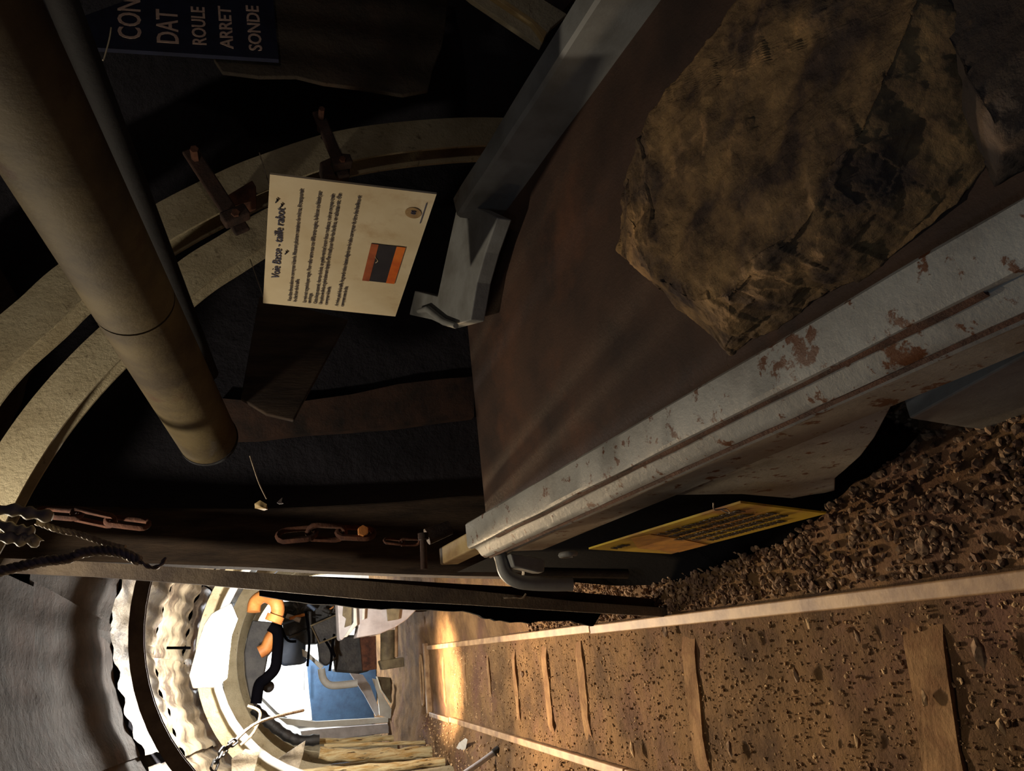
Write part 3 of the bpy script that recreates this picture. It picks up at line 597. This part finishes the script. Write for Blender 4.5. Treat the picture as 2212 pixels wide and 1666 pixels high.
strg = tag(obj('string', tube(spline([at(540, 985, 2.5), at(548, 1010, 2.5), at(560, 1045, 2.5), at(576, 1078, 2.5)], 4), .0022, 5), M['rope']), 'thin pale string hanging in the dark left of the conveyor', 'string')
obj('string_knob', rock([at(564, 1090, 2.5) + Vector((rnd.uniform(-.02, .02), rnd.uniform(-.02, .02), rnd.uniform(-.022, .022))) for _ in range(14)], 2, .002, 9), M['tube_paint'], strg, smooth=60, label='small pale knob at the end of the string')
tag(obj('paper_scrap', slab([(598, 1086), (606, 1078), (610, 1075), (608, 1084), (612, 1088), (603, 1089)], 2.5, .004), M['white']), 'tiny white scrap beside the hanging string', 'scrap')

# ------------------------------------------------------------------ roof lagging sheets, bay by bay
BAYS = [(.9, 2.82), (2.98, 4.08), (4.1, 5.19), (5.21, 6.3), (6.32, 7.39), (7.41, 8.98), (9.02, 11.0)]
SEG = [(.20, .305), (.30, .40), (.395, .495), (.49, .59), (.585, .69)]
where_y = ['over the viewer', 'just past the near arch', 'in front of the dark silhouetted arch', 'just behind the silhouetted arch', 'around the bright lamp', 'past the bright arch', 'in the farthest roof bay']
where_s = ['low left roof', 'upper left roof', 'roof left of the crown', 'roof right of the crown', 'upper right roof']
for bi, (y0, y1) in enumerate(BAYS):
    for si, (s0, s1) in enumerate(SEG[:4] if bi < 2 else SEG):
        if bi == 1: y1 = 4.10 if si < 3 else 3.50
        R_ = random.Random(bi * 17 + si); bm = bmesh.new(); n, k = 26, 20; g = []; tilt = R_.uniform(-.03, .04); ds = R_.uniform(-.008, .008)
        for i in range(n + 1):
            row = []
            for j in range(k + 1):
                Y = y0 + (y1 - y0) * j / k + .03 * noise.noise(Vector((i * .3, bi, si))); s = s0 + ds + (s1 - s0) * i / n
                p = ring_pt(Y, s, .13 + .015 * (si % 2)); c0 = Vector((.3, Y, 1)); dd = (c0 - p).normalized()
                p += dd * ((.004 if bi < 3 else .011) * math.sin(i / n * 6.283 * (3 if bi < 3 else 5)) + (.012 if bi < 3 else .045) * noise.noise(p * 2.3) + (.004 if bi < 3 else .016) * noise.noise(p * 7) + .4 * tilt * (j / k))
                row.append(bm.verts.new(p))
            g.append(row)
        for i in range(n):
            for j in range(k): bm.faces.new((g[i][j], g[i + 1][j], g[i + 1][j + 1], g[i][j + 1]))
        bmesh.ops.solidify(bm, geom=bm.faces[:], thickness=.004)
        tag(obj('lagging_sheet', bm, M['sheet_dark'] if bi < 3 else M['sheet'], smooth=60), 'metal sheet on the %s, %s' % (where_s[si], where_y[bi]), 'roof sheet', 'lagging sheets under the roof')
# left wall sheets in the lit part
for bi, (y0, y1) in enumerate(BAYS[3:6]):
    bm = bmesh.new(); n = 20; g = []
    for i in range(n + 1): g.append([bm.verts.new(ring_pt(y0 + (y1 - y0) * j / 10, .03 + .16 * i / n, .10) + Vector((.012 * math.sin(i * 1.9), 0, 0))) for j in range(11)])
    for i in range(n):
        for j in range(10): bm.faces.new((g[i][j], g[i + 1][j], g[i + 1][j + 1], g[i][j + 1]))
    bmesh.ops.solidify(bm, geom=bm.faces[:], thickness=.004)
    tag(obj('lagging_sheet', bm, M['sheet'], smooth=60), 'ribbed metal sheet standing against the left wall, %s' % ['just behind the dark arch', 'beside the lamp', 'past the bright arch'][bi], 'wall sheet', 'metal sheets on the left wall')

# ------------------------------------------------------------------ farther arches
def arch(Y, m, lab, sc=.8, off=0):
    a = thing('support_arch', (0, Y, 0), lab, 'support arch', 'support arches farther along the gallery')
    P_ = [ring_pt(Y, i / 60, off - .0) for i in range(61)]
    obj('arch_profile', sweep(P_, HAT, sc, sc), m, a, smooth=30)
    return a
arch(5.2, M['steel_dark'], 'dark silhouetted support arch in front of the bright lamp', .5)  # back-lit silhouette put into the colour with darker steel
a1 = arch(7.45, M['arch'], 'glaring white support arch just behind the lamp', .85)
obj('arch_tube', tube([ring_pt(7.3, i / 40, -.10) for i in range(8, 33)], .035, 10), M['white'], a1, smooth=60)
arch(9.0, M['arch'], 'second bright support arch behind the lamp', .85)
arch(10.6, M['arch'], 'third lit support arch before the far machine', .8)
arch(12.2, M['arch'], 'farthest support arch in front of the white back wall', .8)
# the lamp
lp = thing('flood_lamp', (-.02, 6.25, 1.95), 'glaring white lamp hung under the roof of the gallery', 'lamp')
obj('lamp_glass', slab([(462, 1330), (500, 1308), (508, 1335), (494, 1372), (488, 1420), (484, 1462), (460, 1480), (420, 1482), (414, 1460), (422, 1430), (434, 1390), (446, 1355)], 6.2, .03), M['lampglass'], lp, bevel=.01)  # outline follows the glare, so the bloom is built into the glass
obj('lamp_housing', slab([(456, 1326), (500, 1302), (514, 1335), (500, 1372), (494, 1420), (490, 1466), (464, 1486), (416, 1488), (408, 1460), (416, 1430), (428, 1386), (440, 1350)], 6.24, .06), M['white'], lp, bevel=.01)
obj('lamp_cable', tube([at(412, 1400, 6.25), at(360, 1400, 6.25)], .010, 6), M['rubber'], lp)
lp2 = thing('flood_lamp', (.30, 12.5, 1.85), 'small added white lamp lighting the back wall', 'lamp')  # invented fixture for the lamp added at the far end
b = bmesh.new(); bmesh.ops.create_uvsphere(b, u_segments=12, v_segments=8, radius=.05, matrix=Matrix.Translation((.30, 12.55, 1.86))); obj('lamp_glass', b, M['lampglass'], lp2, smooth=180)
obj('lamp_housing', bx(.22, .38, 12.5, 12.6, 1.91, 1.94), M['white'], lp2)
# spreader rods and chain on the left
def rod(p, Y, r, m, lab, cat='rod', name='spreader_rod', grp=None):
    Ys = Y if isinstance(Y, (list, tuple)) else [Y] * len(p)
    return tag(obj(name, tube(spline([at(x, y, yy) for (x, y), yy in zip(p, Ys)], 5), r, 8), M[m], smooth=60), lab, cat, grp)
rod([(655, 1535), (560, 1560), (500, 1608), (470, 1640)], [7.2, 6.6, 6.2, 6.0], .012, 'rope', 'braided tie hanging across the bright arch', 'tie')
tag(obj('chain', link_chain(spline([at(510, 1600, 6.0), at(480, 1625, 5.8), at(455, 1672, 5.6)], 6), .10, .02, .008), M['machine'], smooth=60), 'dark chain slung across the left roof at the bottom edge', 'chain')
rod([(535, 1525), (562, 1540), (548, 1582), (520, 1610)], 7.0, .012, 'rope', 'frayed wire wound round the bright arch', 'wire')
for i, (pp, lab) in enumerate([([(500, 1640), (530, 1618), (560, 1625), (550, 1666), (560, 1690), (500, 1690)], 'bent pale sheet corner below the bright arch'), ([(560, 1650), (600, 1640), (660, 1600), (655, 1630), (640, 1680), (570, 1690)], 'curled metal sheet beside the timber posts')]):
    tag(obj('bent_sheet', slab(pp, 7.0 + i * .6, .01), M['sheet'], bevel=.002), lab, 'sheet')
# orange hoses
oh = thing('orange_duct', at(590, 1330, 7.6), 'fat orange hose bend hanging under the roof beside the dark prop', 'hose')
obj('hose_bend', tube(spline([at(548, 1322, 7.7), at(552, 1300, 7.7), at(572, 1288, 7.6), at(594, 1298, 7.5), at(600, 1318, 7.5), at(594, 1336, 7.5)], 5), .060, 16), M['orange_pipe'], oh, smooth=60)
obj('hose_collar', tube([at(596, 1330, 7.5), at(590, 1344, 7.5)], .078, 16), M['orange_pipe'], oh, smooth=60)
rod([(600, 1360), (585, 1378), (575, 1400), (560, 1410)], 8.2, .06, 'orange_pipe', 'lower orange pipe stub behind the hose bend', 'pipe', 'pipe_stub')
rod([(583, 1352), (600, 1368), (598, 1420), (593, 1446), (575, 1466), (560, 1480), (553, 1520)], 8.0, .05, 'rubber', 'thick black hose curving down in front of the bright opening', 'hose', 'black_hose')
tag(obj('dark_drum', slab([(545, 1340), (595, 1345), (600, 1370), (592, 1400), (578, 1418), (572, 1450), (560, 1500), (552, 1530), (540, 1510), (530, 1460), (527, 1410), (535, 1370)], 8.5, .5), M['machine'], bevel=.01), 'long dark tank hanging behind the black hose', 'tank')
b = bmesh.new(); bmesh.ops.create_uvsphere(b, u_segments=14, v_segments=10, radius=.055, matrix=Matrix.Translation(at(580, 1484, 8.4))); tag(obj('round_float', b, M['machine'], smooth=180), 'round dark ball against the white opening', 'ball')
# far machine
mc = thing('mining_machine', gp(830, 1400), 'dark cluttered machine beyond the end of the track', 'machine')
obj('head_block', slab([(608, 1300), (700, 1296), (740, 1310), (738, 1380), (700, 1390), (660, 1392), (640, 1380), (612, 1372)], 9.6, .5), M['machine'], mc, bevel=.02)
obj('gear_housing', slab([(722, 1372), (790, 1372), (800, 1450), (775, 1456), (722, 1452)], 9.6, .5), M['machine'], mc, bevel=.03)
obj('motor_block', slab([(685, 1382), (728, 1380), (728, 1422), (705, 1440), (690, 1430)], 9.5, .4), M['machine'], mc, bevel=.02)
fq = obj('square_frame', slab([(672, 1352), (728, 1328), (735, 1372), (690, 1390)], 9.3, .1), M['machine'], mc, bevel=.01)
b = bmesh.new(); fp = [at(*p, 9.27) for p in [(672, 1352), (728, 1328), (735, 1372), (690, 1390)]]; tube(fp, .012, 6, b, closed=True); obj('frame_rim', b, M['olive'], fq)
obj('blue_housing', slab([(598, 1376), (662, 1376), (660, 1408), (664, 1430), (650, 1436), (612, 1440), (604, 1432), (600, 1410)], 9.8, .4), M['blue_housing'], mc, bevel=.03, label='rounded blue grey housing')
obj('white_bracket', slab([(652, 1402), (664, 1408), (690, 1432), (700, 1440), (692, 1446), (672, 1426), (654, 1418)], 9.7, .05), M['white'], mc, bevel=.005)
obj('base_drum', tube([at(838, 1362, 9.3), at(838, 1432, 9.3)], .085, 18), M['olive'], mc, smooth=60)
obj('base_rod', tube([at(856, 1340, 9.2), at(856, 1420, 9.2)], .02, 10), M['rail'], mc, smooth=60)
obj('base_flange', slab([(820, 1428), (872, 1420), (874, 1440), (826, 1448)], 9.2, .2), M['olive'], mc, bevel=.01)
obj('red_panel', slab([(778, 1376), (812, 1374), (814, 1446), (784, 1450)], 9.5, .1), M['rust'], mc, bevel=.006, label='rust red panel')
R_ = random.Random(4)
for i in range(26):
    x = R_.uniform(612, 735); y = R_.uniform(1306, 1370); c = at(x, y, 9.45 + R_.uniform(-.1, .05)); d3 = Vector((R_.uniform(-1, 1), R_.uniform(-.5, .2), R_.uniform(-1, 1))).normalized() * R_.uniform(.03, .10)
    obj('fitting', tube([c - d3, c + d3], R_.uniform(.008, .028), 8), [M['machine'], M['bucket'], M['blue_housing'], M['orange_pipe']][i % 4 if i % 3 == 0 else 0], mc, smooth=60)
for pth in ([(600, 1330), (618, 1380), (640, 1386)], [(660, 1320), (668, 1380), (664, 1440)], [(700, 1380), (716, 1410), (712, 1450)], [(722, 1370), (718, 1400), (724, 1420)]):
    obj('hydraulic_hose', tube(spline([at(x, y, 9.3) for x, y in pth], 5), .014, 8), M['rubber'], mc, smooth=60)
obj('bent_pipe', tube(spline([at(694, 1445, 10.2), at(698, 1466, 10.2), at(712, 1480, 10.2), at(740, 1480, 10.2), at(772, 1476, 10.2)], 5), .045, 12), M['white'], mc, smooth=60, label='white bent pipe')
# grey tray
tr_ = thing('steel_tray', at(800, 1340, 8.0), 'pale grey steel loading tray hanging right of the machine', 'tray')
obj('tray_body', slab([(729, 1300), (733, 1380), (738, 1384), (750, 1372), (770, 1352), (775, 1352), (770, 1378), (820, 1370), (855, 1355), (880, 1338), (905, 1312), (905, 1296)], 8.0, .35), M['bucket'], tr_, bevel=.012)
obj('rib', slab([(764, 1300), (770, 1300), (772, 1350), (750, 1376), (742, 1378), (764, 1344)], 7.95, .05), M['white'], tr_, bevel=.006)
obj('rib', slab([(784, 1300), (790, 1300), (788, 1338), (783, 1340)], 7.95, .05), M['white'], tr_, bevel=.006)
obj('pocket', slab([(834, 1300), (866, 1300), (862, 1338), (838, 1342)], 7.96, .04), M['olive'], tr_, bevel=.006)
obj('side_notch', slab([(742, 1306), (760, 1310), (760, 1350), (744, 1356), (748, 1336), (740, 1330)], 7.96, .04), M['olive'], tr_, bevel=.006)
# frame, brace, blue wall, posts
wf = thing('portal_frame', gp(856, 1558), 'white steel post frame left of the blue wall', 'frame')
obj('post', slab([(600, 1550), (684, 1559), (834, 1550), (850, 1552), (846, 1561), (684, 1573), (620, 1566)], 11.3, .06), M['white'], wf, bevel=.004)
obj('post_face', slab([(649, 1580), (684, 1576), (853, 1563), (856, 1582), (690, 1600), (655, 1601)], 11.32, .1), M['bucket'], wf, bevel=.004)
obj('brace', slab([(754, 1452), (784, 1458), (800, 1482), (822, 1540), (812, 1548), (786, 1500)], 11.35, .05), M['bucket'], wf, bevel=.004)
obj('front_brace', slab([(804, 1466), (815, 1468), (820, 1490), (856, 1550), (854, 1556), (820, 1546), (816, 1500)], 11.2, .05), M['white'], wf, bevel=.004)
obj('foot_plate', slab([(815, 1462), (842, 1464), (848, 1500), (858, 1540), (824, 1490)], 11.4, .2), M['olive'], wf, bevel=.004)
tag(obj('blue_wall_panel', slab([(662, 1425), (812, 1425), (815, 1560), (676, 1562), (668, 1500)], 13.0, .05), M['blue'], bevel=.004), 'blue mottled wall panel closing the far end low down', 'panel')
tag(obj('white_cloth', slab([(560, 1425), (664, 1425), (670, 1500), (674, 1556), (640, 1560), (600, 1540), (560, 1500)], 13.40, .05), M['white'], bevel=.002), 'glaring white sheet above the blue panel', 'sheet')
tag(obj('thin_rod', tube([at(657, 1432, 12.9), at(657, 1492, 12.9)], .006, 6), M['machine']), 'thin dark rod hanging before the white sheet', 'rod')
tag(obj('cable_bundle', tube(spline([at(548, 1530, 9), at(580, 1560, 9), at(620, 1590, 9), at(650, 1600, 9), at(690, 1598, 9)], 5), [.05, .06, .05, .06, .05, .06, .05, .06, .05, .05, .06, .05, .05, .06, .05, .05, .05, .05, .06, .05, .05], 10), M['machine'], smooth=60), 'lumpy dark cable bundle along the left side of the gallery', 'cable bundle')
def post(pl, Y, lab, r):
    P_ = spline([at(x, y, Y) for x, y in pl], 8); b = tube(P_, r, 12)
    for v in b.verts: v.co += Vector((noise.noise(v.co * 9), noise.noise(v.co * 9 + Vector((5, 0, 0))), 0)) * r * .35
    return tag(obj('timber_post', b, M['log'], smooth=60), lab, 'timber', 'split timber posts on the left wall')
post([(690, 1628), (760, 1632), (850, 1630), (940, 1622)], 8.5, 'bright split timber post nearest the track, rough at the foot', .058)
post([(700, 1612), (800, 1608), (935, 1604)], 8.8, 'thin rusty timber strip behind the bright split post', .020)
post([(640, 1604), (760, 1600), (850, 1594)], 9.3, 'pale slender timber beside the white frame', .03)
post([(640, 1672), (760, 1664), (900, 1652), (960, 1646)], 7.6, 'dark lower timber at the bottom edge of the photo', .04)
rod([(1078, 1618), (1040, 1646), (990, 1680)], [5.9, 5.9, 5.9], .02, 'bucket', 'pale metal bar lying on the dirt left of the track', 'bar', 'metal_bar')
tag(obj('bar_sleeve', tube([at(1078, 1618, 5.88), at(1066, 1627, 5.88)], .026, 10), M['machine'], smooth=60), 'dark sleeve at the end of the pale metal bar', 'sleeve')
tag(obj('rubble_ridge', rock([gp(x, y, z) for x, y, z in [(990, 1636, .0), (960, 1640, .05), (900, 1668, .06), (1000, 1660, .0), (920, 1690, .08), (990, 1690, 0), (940, 1655, .09)]], 4, .02, 9, 2), M['dirt'], smooth=180), 'low ridge of rubble at the foot of the timber posts', 'rubble')
rod([(872, 1306), (895, 1318), (930, 1316)], 8.6, .02, 'rust_dark', 'short rusty bar lying beyond the right rail end', 'bar', 'metal_bar')
